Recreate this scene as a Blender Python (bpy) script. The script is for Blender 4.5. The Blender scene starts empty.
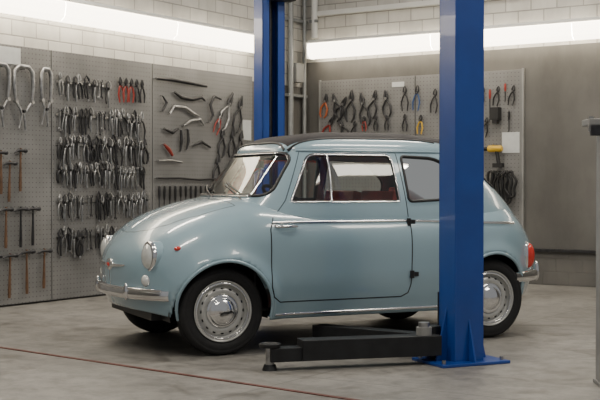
import bpy, bmesh, math, random
from mathutils import Vector, Matrix
random.seed(11)
V = Vector
sin, cos, pi = math.sin, math.cos, math.pi

# ------------------------------------------------------------------ materials
def newmat(name):
    m = bpy.data.materials.new(name); m.use_nodes = True
    nt = m.node_tree
    return m, nt, nt.nodes["Principled BSDF"]

def mat(name, col, rough=.5, metal=0.0, coat=0.0, noise=0.0, nscale=8.0, bump=0.0, emis=None, est=0.0, spec=None):
    m, nt, b = newmat(name)
    b.inputs["Base Color"].default_value = (*col, 1)
    b.inputs["Roughness"].default_value = rough
    b.inputs["Metallic"].default_value = metal
    b.inputs["Coat Weight"].default_value = coat
    b.inputs["Coat Roughness"].default_value = .03
    if spec is not None: b.inputs["Specular IOR Level"].default_value = spec
    if emis:
        b.inputs["Emission Color"].default_value = (*emis, 1)
        b.inputs["Emission Strength"].default_value = est
    if noise > 0 or bump > 0:
        tc = nt.nodes.new("ShaderNodeTexCoord")
        n = nt.nodes.new("ShaderNodeTexNoise"); n.inputs["Scale"].default_value = nscale
        n.inputs["Detail"].default_value = 6
        nt.links.new(tc.outputs["Object"], n.inputs["Vector"])
        if noise > 0:
            r = nt.nodes.new("ShaderNodeValToRGB")
            r.color_ramp.elements[0].position = .3; r.color_ramp.elements[1].position = .7
            r.color_ramp.elements[0].color = (*[c*(1-noise) for c in col], 1)
            r.color_ramp.elements[1].color = (*[min(1, c*(1+noise)) for c in col], 1)
            nt.links.new(n.outputs["Fac"], r.inputs["Fac"])
            nt.links.new(r.outputs["Color"], b.inputs["Base Color"])
        if bump > 0:
            bp = nt.nodes.new("ShaderNodeBump"); bp.inputs["Strength"].default_value = bump
            bp.inputs["Distance"].default_value = .01
            nt.links.new(n.outputs["Fac"], bp.inputs["Height"])
            nt.links.new(bp.outputs["Normal"], b.inputs["Normal"])
    return m

M_PAINT = mat("car_paint", (.282, .408, .475), .26, 0, 1.0, .015, 3)
M_PAINTW = mat("rim_paint", (.50, .50, .48), .35, .3, .2, .05, 20)
M_CHROME = mat("chrome", (.82, .82, .82), .12, 1, 0, .03, 10)
M_RUB = mat("tyre_rubber", (.012, .012, .013), .75, 0, 0, .2, 40)
M_BLACK = mat("black_plastic", (.012, .012, .013), .45, 0, 0, .1, 20)
M_GAP = mat("panel_gap", (.01, .012, .013), .9, 0, 0, .1, 20)
M_CANVAS = mat("roof_canvas", (.022, .019, .021), .8, 0, 0, .2, 60, .2)
M_RED = mat("red_upholstery", (.48, .05, .035), .5, 0, 0, .15, 15)
M_REDLENS = mat("red_lens", (.60, .03, .015), .15, 0, .8, .05, 15)
M_LENS = mat("lamp_lens", (.75, .77, .75), .08, .25, 1, .08, 60)
M_BLUE = mat("lift_blue", (.010, .056, .28), .36, 0, .3, .10, 6)
M_ARM = mat("arm_black", (.014, .015, .017), .45, .2, 0, .3, 14)
M_STEEL = mat("tool_steel", (.36, .36, .36), .30, .85, 0, .3, 25)
M_DSTEEL = mat("dark_steel", (.045, .045, .048), .4, .6, 0, .3, 25)
M_WOOD = mat("hammer_wood", (.13, .068, .035), .55, 0, 0, .3, 18)
M_TRED = mat("tool_red", (.30, .035, .025), .4, 0, 0, .1, 15)
M_TORG = mat("tool_orange", (.40, .10, .03), .4, 0, 0, .1, 15)
M_TYEL = mat("tool_yellow", (.65, .40, .03), .45, 0, 0, .1, 15)
M_TBLU = mat("tool_blue", (.03, .08, .22), .4, 0, 0, .1, 15)
M_WHITE = mat("white_enamel", (.75, .75, .72), .4, 0, 0, .04, 5)
M_PAPER = mat("paper_label", (.62, .64, .64), .7, 0, 0, .06, 20)
M_GREY = mat("stand_grey", (.27, .27, .26), .5, 0, 0, .12, 8)
M_GALV = mat("galvanised_pipe", (.30, .31, .31), .45, .4, 0, .1, 15)
M_RAIL = mat("floor_rail_red", (.13, .042, .033), .6, .2, 0, .3, 9)
M_DIFF = mat("lamp_diffuser", (1, 1, 1), .5, 0, 0, 0, 1, 0, (1, .88, .69), 8.5)
M_DIFF2 = mat("reflection_panel_glow", (1, 1, 1), .5, 0, 0, 0, 1, 0, (1, .90, .74), 3.2)  # glow of the added unseen panel that the door window mirrors

def glassmat():
    m = bpy.data.materials.new("car_glass"); m.use_nodes = True
    nt = m.node_tree; nt.nodes.clear()
    o = nt.nodes.new("ShaderNodeOutputMaterial"); mx = nt.nodes.new("ShaderNodeMixShader")
    t = nt.nodes.new("ShaderNodeBsdfTransparent"); t.inputs[0].default_value = (.92, .96, .94, 1)
    g = nt.nodes.new("ShaderNodeBsdfGlossy"); g.inputs["Roughness"].default_value = .02
    g.inputs["Color"].default_value = (.95, .97, .95, 1)
    fr = nt.nodes.new("ShaderNodeFresnel"); fr.inputs[0].default_value = 1.75
    nt.links.new(fr.outputs[0], mx.inputs[0]); nt.links.new(t.outputs[0], mx.inputs[1])
    nt.links.new(g.outputs[0], mx.inputs[2]); nt.links.new(mx.outputs[0], o.inputs[0])
    return m
M_GLASS = glassmat()

def N(nt, t, **k):
    n = nt.nodes.new(t)
    for a, b in k.items(): setattr(n, a, b)
    return n
def math_(nt, op, a, b=None):
    n = N(nt, "ShaderNodeMath", operation=op)
    for i, q in enumerate((a, b)):
        if q is None: continue
        if isinstance(q, (int, float)): n.inputs[i].default_value = q
        else: nt.links.new(q, n.inputs[i])
    return n.outputs[0]
def grime(nt, tc, col, lo=.6, sx=1.3, sz=.5):
    mp = N(nt, "ShaderNodeMapping"); mp.inputs["Scale"].default_value = (sx*1.8, 1, sz*1.8)
    nt.links.new(tc.outputs["Object"], mp.inputs["Vector"])
    n = N(nt, "ShaderNodeTexNoise"); n.inputs["Scale"].default_value = 1; n.inputs["Detail"].default_value = 9; n.inputs["Roughness"].default_value = .65
    nt.links.new(mp.outputs[0], n.inputs["Vector"])
    r = N(nt, "ShaderNodeValToRGB"); e = r.color_ramp.elements
    e[0].position = .32; e[0].color = (lo, lo*.985, lo*.96, 1); e[1].position = .58; e[1].color = (1.04, 1.035, 1.02, 1)
    nt.links.new(n.outputs["Fac"], r.inputs[0])
    mx = N(nt, "ShaderNodeMix", data_type='RGBA', blend_type='MULTIPLY'); mx.inputs["Factor"].default_value = 1
    nt.links.new(col, mx.inputs["A"]); nt.links.new(r.outputs[0], mx.inputs["B"])
    return mx.outputs["Result"]

def floormat():
    m, nt, b = newmat("concrete_floor")
    tc = N(nt, "ShaderNodeTexCoord")
    n1 = N(nt, "ShaderNodeTexNoise"); n1.inputs["Scale"].default_value = .9; n1.inputs["Detail"].default_value = 8; n1.inputs["Roughness"].default_value = .65
    n2 = N(nt, "ShaderNodeTexNoise"); n2.inputs["Scale"].default_value = 9; n2.inputs["Detail"].default_value = 10; n2.inputs["Roughness"].default_value = .75
    n3 = N(nt, "ShaderNodeTexNoise"); n3.inputs["Scale"].default_value = 2.6; n3.inputs["Detail"].default_value = 5; n3.inputs["Distortion"].default_value = 1.5
    for n in (n1, n2, n3): nt.links.new(tc.outputs["Object"], n.inputs["Vector"])
    r1 = N(nt, "ShaderNodeValToRGB"); e = r1.color_ramp.elements
    e[0].position = .36; e[0].color = (.178, .170, .156, 1); e[1].position = .64; e[1].color = (.275, .265, .245, 1)
    r2 = N(nt, "ShaderNodeValToRGB"); e = r2.color_ramp.elements
    e[0].position = .36; e[0].color = (.50, .50, .50, 1); e[1].position = .56; e[1].color = (1.08, 1.08, 1.08, 1)
    r3 = N(nt, "ShaderNodeValToRGB"); e = r3.color_ramp.elements
    e[0].position = .28; e[0].color = (.52, .50, .47, 1); e[1].position = .44; e[1].color = (1, 1, 1, 1)
    mx = N(nt, "ShaderNodeMix", data_type='RGBA', blend_type='MULTIPLY'); mx.inputs["Factor"].default_value = .8
    mx2 = N(nt, "ShaderNodeMix", data_type='RGBA', blend_type='MULTIPLY'); mx2.inputs["Factor"].default_value = .8
    nt.links.new(n1.outputs["Fac"], r1.inputs[0]); nt.links.new(n2.outputs["Fac"], r2.inputs[0]); nt.links.new(n3.outputs["Fac"], r3.inputs[0])
    nt.links.new(r1.outputs[0], mx.inputs["A"]); nt.links.new(r2.outputs[0], mx.inputs["B"])
    nt.links.new(mx.outputs["Result"], mx2.inputs["A"]); nt.links.new(r3.outputs[0], mx2.inputs["B"])
    br = N(nt, "ShaderNodeTexBrick"); br.inputs["Scale"].default_value = 1; br.offset = 0
    br.inputs["Brick Width"].default_value = 1.9; br.inputs["Row Height"].default_value = 1.9
    br.inputs["Mortar Size"].default_value = .006; br.inputs["Mortar Smooth"].default_value = .4
    nt.links.new(tc.outputs["Object"], br.inputs["Vector"])
    mx3 = N(nt, "ShaderNodeMix", data_type='RGBA')
    nt.links.new(math_(nt, 'MULTIPLY', br.outputs["Fac"], .55), mx3.inputs["Factor"])
    nt.links.new(mx2.outputs["Result"], mx3.inputs["A"]); mx3.inputs["B"].default_value = (.07, .068, .062, 1)
    nt.links.new(mx3.outputs["Result"], b.inputs["Base Color"])
    rr = N(nt, "ShaderNodeMapRange"); rr.inputs["To Min"].default_value = .32; rr.inputs["To Max"].default_value = .60
    nt.links.new(n2.outputs["Fac"], rr.inputs["Value"]); nt.links.new(rr.outputs[0], b.inputs["Roughness"])
    bp = N(nt, "ShaderNodeBump"); bp.inputs["Strength"].default_value = .15; bp.inputs["Distance"].default_value = .01
    nt.links.new(n2.outputs["Fac"], bp.inputs["Height"]); nt.links.new(bp.outputs["Normal"], b.inputs["Normal"])
    return m

def wallmat(name, zsplit, zlow):
    m, nt, b = newmat(name)
    tc = N(nt, "ShaderNodeTexCoord"); sp = N(nt, "ShaderNodeSeparateXYZ")
    nt.links.new(tc.outputs["Object"], sp.inputs[0])
    cb = N(nt, "ShaderNodeCombineXYZ"); nt.links.new(sp.outputs[0], cb.inputs[0]); nt.links.new(sp.outputs[2], cb.inputs[1])
    br = N(nt, "ShaderNodeTexBrick"); br.inputs["Scale"].default_value = 1
    br.inputs["Brick Width"].default_value = .26; br.inputs["Row Height"].default_value = .125
    br.inputs["Mortar Size"].default_value = .006; br.inputs["Mortar Smooth"].default_value = .3
    br.inputs["Color1"].default_value = (.62, .605, .57, 1); br.inputs["Color2"].default_value = (.54, .53, .50, 1)
    br.inputs["Mortar"].default_value = (.35, .34, .32, 1)
    nt.links.new(cb.outputs[0], br.inputs["Vector"])
    n = N(nt, "ShaderNodeTexNoise"); n.inputs["Scale"].default_value = 1.6; n.inputs["Detail"].default_value = 8
    nt.links.new(tc.outputs["Object"], n.inputs["Vector"])
    r = N(nt, "ShaderNodeValToRGB"); e = r.color_ramp.elements
    e[0].position = .3; e[0].color = (.102, .099, .093, 1); e[1].position = .7; e[1].color = (.155, .150, .141, 1)
    nt.links.new(n.outputs["Fac"], r.inputs[0])
    up = math_(nt, 'GREATER_THAN', sp.outputs[2], zsplit)
    mx = N(nt, "ShaderNodeMix", data_type='RGBA')
    nt.links.new(up, mx.inputs["Factor"]); nt.links.new(r.outputs[0], mx.inputs["A"]); nt.links.new(br.outputs["Color"], mx.inputs["B"])
    nt.links.new(grime(nt, tc, mx.outputs["Result"], .78), b.inputs["Base Color"])
    bmask = math_(nt, 'MAXIMUM', up, math_(nt, 'LESS_THAN', sp.outputs[2], zlow))
    h = math_(nt, 'MULTIPLY', br.outputs["Fac"], bmask)
    bp = N(nt, "ShaderNodeBump"); bp.invert = True; bp.inputs["Strength"].default_value = .7; bp.inputs["Distance"].default_value = .01
    nt.links.new(h, bp.inputs["Height"]); nt.links.new(bp.outputs["Normal"], b.inputs["Normal"])
    b.inputs["Roughness"].default_value = .6
    return m

def pegmat():
    m, nt, b = newmat("pegboard_grey")
    tc = N(nt, "ShaderNodeTexCoord"); sp = N(nt, "ShaderNodeSeparateXYZ")
    nt.links.new(tc.outputs["Object"], sp.inputs[0])
    pit = .038
    fx = math_(nt, 'SUBTRACT', math_(nt, 'FRACT', math_(nt, 'DIVIDE', sp.outputs[0], pit)), .5)
    fz = math_(nt, 'SUBTRACT', math_(nt, 'FRACT', math_(nt, 'DIVIDE', sp.outputs[2], pit)), .5)
    mxx = math_(nt, 'MAXIMUM', math_(nt, 'ABSOLUTE', fx), math_(nt, 'ABSOLUTE', fz))
    hole = math_(nt, 'LESS_THAN', mxx, .10)
    n = N(nt, "ShaderNodeTexNoise"); n.inputs["Scale"].default_value = 2.2; n.inputs["Detail"].default_value = 6
    nt.links.new(tc.outputs["Object"], n.inputs["Vector"])
    r = N(nt, "ShaderNodeValToRGB"); e = r.color_ramp.elements
    e[0].position = .3; e[0].color = (.185, .186, .188, 1); e[1].position = .7; e[1].color = (.245, .244, .242, 1)
    nt.links.new(n.outputs["Fac"], r.inputs[0])
    mx = N(nt, "ShaderNodeMix", data_type='RGBA')
    nt.links.new(hole, mx.inputs["Factor"]); nt.links.new(r.outputs[0], mx.inputs["A"]); mx.inputs["B"].default_value = (.05, .05, .05, 1)
    nt.links.new(grime(nt, tc, mx.outputs["Result"], .78, 1.0, .8), b.inputs["Base Color"])
    b.inputs["Roughness"].default_value = .45
    return m
M_PEG = pegmat()

# ------------------------------------------------------------------ mesh builder
class MB:
    def __init__(s): s.v = []; s.f = []; s.m = []; s.s = []; s.mats = []
    def add(s, vs, fs, mt, smooth=False):
        if mt not in s.mats: s.mats.append(mt)
        i = s.mats.index(mt); o = len(s.v)
        s.v += [tuple(p) for p in vs]
        for f in fs:
            s.f.append([o+k for k in f]); s.m.append(i); s.s.append(smooth)
    def box(s, c, size, mt, R=None):
        c = V(c); hs = V(size)/2; vs = []
        for a in (-1, 1):
            for b in (-1, 1):
                for d in (-1, 1):
                    p = V((a*hs.x, b*hs.y, d*hs.z))
                    if R: p = R @ p
                    vs.append(c+p)
        s.add(vs, [(0,1,3,2),(4,6,7,5),(0,4,5,1),(2,3,7,6),(0,2,6,4),(1,5,7,3)], mt)
    def prism(s, pts, axis, d0, d1, mt, smooth=False):
        def mk(p, d):
            return {'x': (d, p[0], p[1]), 'y': (p[0], d, p[1]), 'z': (p[0], p[1], d)}[axis]
        n = len(pts)
        vs = [mk(p, d0) for p in pts]+[mk(p, d1) for p in pts]
        fs = [tuple(range(n)), tuple(range(2*n-1, n-1, -1))]
        fs += [(i, (i+1) % n, n+(i+1) % n, n+i) for i in range(n)]
        s.add(vs, fs, mt, smooth)
    def tube(s, path, r, mt, n=8, closed=False, flat=None, up=None, smooth=True):
        P = [V(p) for p in path]; k = len(P)
        R = r if isinstance(r, (list, tuple)) else [r]*k
        T = []
        for i in range(k):
            a = P[(i-1) % k] if (closed or i > 0) else P[i]
            b = P[(i+1) % k] if (closed or i < k-1) else P[i]
            t = b-a
            T.append(t.normalized() if t.length > 1e-9 else V((0, 0, 1)))
        u = None; vs = []
        for i in range(k):
            t = T[i]
            if up is not None:
                sd = t.cross(V(up))
                if sd.length < 1e-6: sd = t.orthogonal()
                sd.normalize(); u = sd
            else:
                if u is None: u = t.orthogonal().normalized()
                else:
                    u = u-t*u.dot(t)
                    u = u.normalized() if u.length > 1e-6 else t.orthogonal().normalized()
            w = t.cross(u)
            fa, fb = flat if flat else (1, 1)
            for j in range(n):
                q = 2*pi*j/n
                vs.append(P[i]+u*cos(q)*R[i]*fa+w*sin(q)*R[i]*fb)
        fs = []
        for i in range(k if closed else k-1):
            a = i*n; b = ((i+1) % k)*n
            for j in range(n):
                fs.append((a+j, a+(j+1) % n, b+(j+1) % n, b+j))
        s.add(vs, fs, mt, smooth)
        if not closed:
            s.add(vs[:n], [tuple(range(n))[::-1]], mt); s.add(vs[-n:], [tuple(range(n))], mt)
    def cyl(s, p0, p1, r, mt, r1=None, n=20):
        s.tube([p0, p1], [r, r if r1 is None else r1], mt, n)
    def lathe(s, prof, o, axis, mt, n=48):
        ax = V(axis).normalized(); u = ax.orthogonal().normalized(); w = ax.cross(u); o = V(o)
        vs = []
        for (r, h) in prof:
            for j in range(n):
                q = 2*pi*j/n
                vs.append(o+ax*h+(u*cos(q)+w*sin(q))*max(r, 1e-4))
        fs = []
        for i in range(len(prof)-1):
            for j in range(n):
                fs.append((i*n+j, i*n+(j+1) % n, (i+1)*n+(j+1) % n, (i+1)*n+j))
        s.add(vs, fs, mt, True)
    def ball(s, c, rx, ry, rz, mt, R=None, nu=24, nv=14):
        vs = []; fs = []
        for i in range(nv+1):
            a = pi*i/nv
            for j in range(nu):
                q = 2*pi*j/nu
                p = V((rx*sin(a)*cos(q), ry*sin(a)*sin(q), rz*cos(a)))
                if R: p = R @ p
                vs.append(V(c)+p)
        for i in range(nv):
            for j in range(nu):
                fs.append((i*nu+j, i*nu+(j+1) % nu, (i+1)*nu+(j+1) % nu, (i+1)*nu+j))
        s.add(vs, fs, mt, True)
    def build(s, name, parent=None, M=None, bevel=0, recalc=True, segs=2):
        me = bpy.data.meshes.new(name)
        me.from_pydata(s.v, [], s.f)
        for m in s.mats: me.materials.append(m)
        me.polygons.foreach_set("material_index", s.m)
        me.polygons.foreach_set("use_smooth", s.s)
        if recalc:
            bm = bmesh.new(); bm.from_mesh(me)
            bmesh.ops.recalc_face_normals(bm, faces=bm.faces); bm.to_mesh(me); bm.free()
        me.update()
        ob = bpy.data.objects.new(name, me); bpy.context.collection.objects.link(ob)
        if parent: ob.parent = parent
        if M is not None: ob.matrix_world = M
        if bevel:
            b = ob.modifiers.new("bev", 'BEVEL'); b.width = bevel; b.segments = segs; b.limit_method = 'ANGLE'; b.angle_limit = .6
        return ob

def empty(name, M=None):
    e = bpy.data.objects.new(name, None); bpy.context.collection.objects.link(e)
    e.empty_display_size = .1
    if M is not None: e.matrix_world = M
    return e

# ------------------------------------------------------------------ camera
H = .95
cam = bpy.data.cameras.new("camera"); co = bpy.data.objects.new("camera", cam)
bpy.context.collection.objects.link(co)
cam.sensor_width = 36; cam.lens = 1163/600*36
co.location = (0, 0, H); co.rotation_euler = (pi/2-math.atan(15/1163), 0, 0)
bpy.context.scene.camera = co

# ------------------------------------------------------------------ room frames
C = V((.05, 12.6, 0))
def frame(u, n, o):
    return Matrix(((u[0], n[0], 0, o[0]), (u[1], n[1], 0, o[1]), (0, 0, 1, o[2]), (0, 0, 0, 1)))
a, b_ = .5561, .8311
ML = frame((-a, -b_), (b_, -a), C)      # x = distance along left wall from corner, y = out of wall
MR = frame((-b_, a), (-a, -b_), C)      # x = -(distance along back wall from corner)

m = MB(); m.box((-4.2, 6.2, -.05), (9.4, 13.0, .1), floormat()); m.build("floor", M=MR)
m = MB(); m.box((6.4, -.1, 2.1), (13.2, .2, 4.2), wallmat("wall_left_paint", 2.0, -1)); m.build("wall_left", M=ML)
m = MB(); m.box((-4.35, -.1, 2.1), (9.1, .2, 4.2), wallmat("wall_back_paint", 2.27, .33)); m.build("wall_back", M=MR)
m = MB(); m.box((-4.5, .02, .33), (8.7, .04, .03), M_DSTEEL); m.build("trim_1", M=MR, bevel=.003)
m = MB(); m.box((-4.5, .03, 2.78), (8.7, .06, .05), M_WHITE); m.build("trim_2", M=MR, bevel=.004)

# pegboards
pb = MB()
for x0, x1 in ((1.0, 2.52), (2.53, 3.76), (3.77, 5.0), (5.01, 6.2)):
    pb.box(((x0+x1)/2, .0165, 1.03), (x1-x0, .027, 2.03), M_PEG)
pb.build("pegboard", M=ML, bevel=.002)
pb = MB()
for x0, x1 in ((.22, 1.36), (1.37, 2.52)):
    pb.box((-(x0+x1)/2, .0165, 1.26), (x1-x0, .027, 1.6), M_PEG)
for x in (.21, 2.53): pb.box((-x, .017, 1.26), (.02, .028, 1.62), M_GREY)
pb.build("pegboard", M=MR, bevel=.002)

# light fixtures on the walls
def fixture(name, M, x0, x1, z):
    f = MB(); L = abs(x1-x0); n = max(1, round(L/1.55)); d = (x1-x0)/n
    s_ = 1 if d > 0 else -1
    for i in range(n):
        p = x0+d*i; q = p+d
        c = (p+q)/2; l = abs(q-p)
        f.prism([(.10, z+.065), (.10, z+.10), (.24, z+.10), (.26, z+.075), (.25, z+.065)], 'x', p, q, M_WHITE)
        f.prism([(.105, z+.06), (.25, z+.06), (.255, z+.03), (.24, z-.055), (.20, z-.09), (.15, z-.09), (.11, z-.055)], 'x', p+.003*s_, q-.003*s_, M_DIFF)
        for e in (c-l*.3, c+l*.3): f.box((e, .0515, z+.08), (.04, .099, .03), M_GREY)
    for e in (x0-.008*s_, x1+.008*s_): f.box((e, .18, z-.005), (.015, .165, .18), M_WHITE)
    f.build(name, M=M, bevel=.002)
fixture("fluorescent_light", ML, 1.04, 6.6, 2.35)
fixture("fluorescent_light", MR, -.20, -6.0, 2.375)

# conduits near the corner
c = MB()
for x, r in ((.08, .022), (.34, .03)):
    c.tube([(x, .05, .3), (x, .05, 4.1)], r, M_GALV, 12)
for z in (1.1, 1.9, 2.7, 3.5):
    c.box((.21, .031, z), (.36, .06, .03), M_GALV)
c.box((.24, .055, 2.14), (.14, .10, .20), M_GREY)
c.build("conduit_pipes", M=ML, bevel=.003)
c = MB()
c.tube([(-.16, .05, 2.52), (-.16, .05, 4.1)], .035, M_WHITE, 12)
for z in (2.7, 3.4): c.box((-.16, .065, z), (.10, .03, .03), M_GALV)
c.build("water_pipe", M=MR)

def strip(name, p, q, w, mt, z=.004):
    p = V(p); q = V(q); d = (q-p).normalized(); s = V((-d.y, d.x))*w/2
    f = MB()
    vs = [(*(p-s), 0), (*(q-s), 0), (*(q+s), 0), (*(p+s), 0), (*(p-s), z), (*(q-s), z), (*(q+s), z), (*(p+s), z)]
    f.add(vs, [(3,2,1,0),(4,5,6,7),(0,1,5,4),(1,2,6,5),(2,3,7,6),(3,0,4,7)], mt); f.build(name)
strip("floor_rail", (-2.9, 7.74), (1.2, 4.32), .026, M_RAIL)

# ------------------------------------------------------------------ tools
def place(x, z, rot, off):
    cr, sr = cos(rot), sin(rot)
    return lambda p, q, o=0: (x+p*cr-q*sr, off+o, z+p*sr+q*cr)

def peg(mb, P): mb.tube([P(0, .0, -.023), P(0, .0, .015), P(0, .012, .02)], .003, M_STEEL, 6)

def pliers(mb, x, z, L=.2, hm=M_STEEL, jm=M_STEEL, sp=.09, rot=0, off=.055, r=.0075):
    P = place(x, z, rot, off)
    for sg in (-1, 1):
        mb.tube([P(-sg*.01*L, .0), P(sg*sp*.7*L, -.12*L), P(sg*sp*L*1.25, -.36*L), P(sg*sp*L*.9, -.68*L)],
                [r*.8, r*1.05, r*1.15, r*.8], hm, 7)
        mb.tube([P(-sg*.02*L, -.03*L), P(sg*.065*L, .08*L), P(sg*.05*L, .2*L), P(sg*.012*L, .3*L)], [r*1.1, r*1.3, r*1.0, r*.4], jm, 7)
    mb.cyl(P(0, 0, -.012), P(0, 0, .012), r*1.3, jm, n=10)
    peg(mb, P)

def lockplier(mb, x, z, L=.2, rot=0, jm=M_STEEL):
    P = place(x, z, rot, .055); k = random.random()
    w = .05+.05*k
    mb.tube([P(.01*L, .30*L), P(-w*L, .2*L), P(-w*L*1.6, .05*L), P(-.02*L, -.06*L), P(.0, -.4*L), P(-.02*L, -.68*L)],
            [.006, .009, .010, .011, .009, .009], jm, 7)
    mb.tube([P(.03*L, .26*L), P(w*L*1.2, .14*L), P(w*L, .02*L), P(.11*L, -.2*L), P(.15*L, -.45*L), P(.10*L, -.62*L)],
            [.005, .008, .008, .006, .006, .005], M_DSTEEL if k > .5 else jm, 7)
    mb.cyl(P(-.02*L, -.68*L), P(-.02*L, -.76*L), .010, M_STEEL, n=10)
    mb.cyl(P(0, -.02*L, -.01), P(0, -.02*L, .012), .011, M_DSTEEL, n=10)
    peg(mb, P)

def spanner(mb, x, z, L, rot=0, mt=M_STEEL):
    P = place(x, z, rot, .05)
    mb.tube([P(0, -.015), P(0, -.3*L), P(0, -L)], [.006, .0055, .006], mt, 6, flat=(1, 1))
    for cz, g in ((0, -1), (-L, 1)):
        pts = [P(.014*sin(t), cz+.014*cos(t)*-g*-1) for t in [(-2.5+5.0*i/8) for i in range(9)]]
        mb.tube([P(.013*sin(t), cz+g*-.0+g*.013*cos(t)) for t in [(-2.3+4.6*i/8) for i in range(9)]], .0045, mt, 6)
    mb.tube([P(0, -.02, -.018), P(0, -.02, .012)], .003, M_STEEL, 6)

def hammer(mb, x, z, L=.34, hm=M_WOOD, rot=0, hl=.12, sq=False):
    P = place(x, z, rot, .065)
    mb.tube([P(0, .02), P(0, -.25*L), P(0, -.6*L), P(0, -.85*L), P(0, -L)], [.009, .008, .011, .013, .011], hm, 10)
    mb.tube([P(-hl*.55, 0), P(-hl*.38, 0), P(-hl*.36, 0), P(-.02, 0), P(.02, 0), P(hl*.3, -.004), P(hl*.55, -.018)],
            [.016, .016, .011, .013, .013, .010, .003], M_DSTEEL, 12)
    for t in (-.02, .02): mb.tube([P(t, -.03, -.034), P(t, -.03, .01)], .004, M_STEEL, 6)

def bigclamp(mb, x, z, w, h):
    P = place(x, z, 0, .07)
    pts = [P(-w*.42, -h*.55), P(-w*.5, -h*.3), P(-w*.46, -h*.08), P(-w*.25, 0), P(w*.25, 0), P(w*.46, -h*.08), P(w*.5, -h*.3), P(w*.42, -h*.55)]
    mb.tube(pts, [.012, .017, .018, .018, .018, .018, .017, .012], M_STEEL, 10)
    mb.tube([P(-w*.42, -h*.55), P(-w*.2, -h*.66), P(-.005, -h*.75), P(-.02, -h)], [.012, .012, .010, .009], M_STEEL, 8)
    mb.tube([P(w*.42, -h*.55), P(w*.2, -h*.66), P(.02, -h*.75), P(.05, -h*.97)], [.011, .011, .009, .007], M_STEEL, 8)
    mb.cyl(P(0, -h*.7, -.015), P(0, -h*.7, .018), .012, M_DSTEEL, n=10)
    for sg in (-1, 1): mb.cyl(P(sg*w*.42, -h*.55, -.015), P(sg*w*.42, -h*.55, .018), .016, M_STEEL, n=12)
    mb.tube([P(0, -.02, -.038), P(0, -.02, .02)], .004, M_STEEL, 6)

def bar(mb, pts, r, mt, off=.06):
    Q = [(p[0], off, p[1]) for p in pts]
    mb.tube(Q, r, mt, 8)
    for p in (pts[0], pts[-1]): mb.tube([(p[0], .031, p[1]), (p[0], off+.01, p[1])], .004, M_STEEL, 6)

def file_(mb, x, z, L, hm, bm_=M_STEEL, rot=0):
    P = place(x, z, rot, .055)
    mb.tube([P(0, 0), P(0, -.1*L), P(0, -.35*L), P(0, -.42*L)], [.008, .013, .011, .007], hm, 8)
    mb.tube([P(0, -.40*L), P(0, -.9*L), P(.004, -L)], [.006, .005, .003], bm_, 6)
    peg(mb, P)

def snips(mb, x, z, L, hm, rot=0):
    P = place(x, z, rot, .055)
    for sg in (-1, 1):
        mb.tube([P(-sg*.01, 0), P(sg*.05*L, -.12*L), P(sg*.16*L, -.3*L), P(sg*.15*L, -.55*L), P(sg*.07*L, -.68*L)],
                [.009, .010, .011, .011, .008], hm, 8)
        mb.tube([P(sg*.012, -.02*L), P(sg*.05*L, .1*L), P(sg*.02*L, .32*L)], [.013, .014, .003], M_DSTEEL, 8)
    mb.cyl(P(0, 0, -.014), P(0, 0, .014), .013, M_STEEL, n=10)
    peg(mb, P)

tl = MB()
rows = [(1.80, 3.69, 3.10), (1.53, 3.69, 2.68), (1.29, 3.69, 2.62), (1.07, 3.69, 2.62), (.82, 3.69, 2.62), (.53, 3.69, 3.0)]
for ri, (z, s0, s1) in enumerate(rows):
    s = s0
    while s > s1:
        L = random.uniform(.17, .22) if ri in (0, 3) else random.uniform(.18, .26)
        k = random.random(); dz = random.uniform(-.025, .02); rt = random.gauss(0, .09)
        if k < .52: lockplier(tl, s, z+dz, L, rt, M_STEEL if random.random() < .7 else M_DSTEEL)
        elif k < .72: pliers(tl, s, z+dz, L, random.choice([M_STEEL, M_DSTEEL, M_STEEL]), M_STEEL, random.uniform(.06, .16), rt)
        elif k < .82: lockplier(tl, s, z+dz, L*1.12, rt*1.5, M_DSTEEL)
        elif k < .86: snips(tl, s, z+dz, L, M_DSTEEL, rt)
        else:
            spanner(tl, s, z+.04, L*.8, rt*.4); spanner(tl, s-.03, z+.035, L*.75, rt*.4, M_DSTEEL); s -= .02
        s -= random.uniform(.040, .064) if random.random() < .8 else random.uniform(.075, .10)
    tl.box(((s0+s1)/2+.02, .038, z-.005), (s0-s1+.02, .012, .018), M_STEEL)
tl.build("hanging_locking_pliers", M=ML)

tl = MB()
for s in (2.97, 2.90, 2.83, 2.76, 2.69): pliers(tl, s, 1.82, random.uniform(.19, .23), random.choice([M_TRED, M_DSTEEL, M_DSTEEL]), M_DSTEEL, .12, random.uniform(-.1, .1))
tl.build("hanging_red_pliers", M=ML)

tl = MB()
bigclamp(tl, 4.10, 1.88, .20, .50); bigclamp(tl, 3.86, 1.88, .11, .46); bigclamp(tl, 4.33, 1.88, .16, .48)
tl.build("welding_clamps", M=ML)

tl = MB()
for s, z, L, hl, hm in ((4.24, 1.12, .30, .12, M_WOOD), (4.13, 1.22, .32, .11, M_WOOD), (4.33, 1.2, .32, .11, M_WOOD),
                        (4.13, .76, .30, .12, M_DSTEEL), (4.0, .76, .29, .13, M_DSTEEL), (4.28, .76, .3, .12, M_WOOD),
                        (4.24, .40, .33, .13, M_WOOD), (4.07, .42, .33, .15, M_WOOD), (3.88, .42, .30, .14, M_WOOD), (4.4, .4, .33, .13, M_WOOD)):
    hammer(tl, s, z, L, hm, random.uniform(-.04, .04), hl)
tl.build("body_hammers", M=ML)

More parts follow.
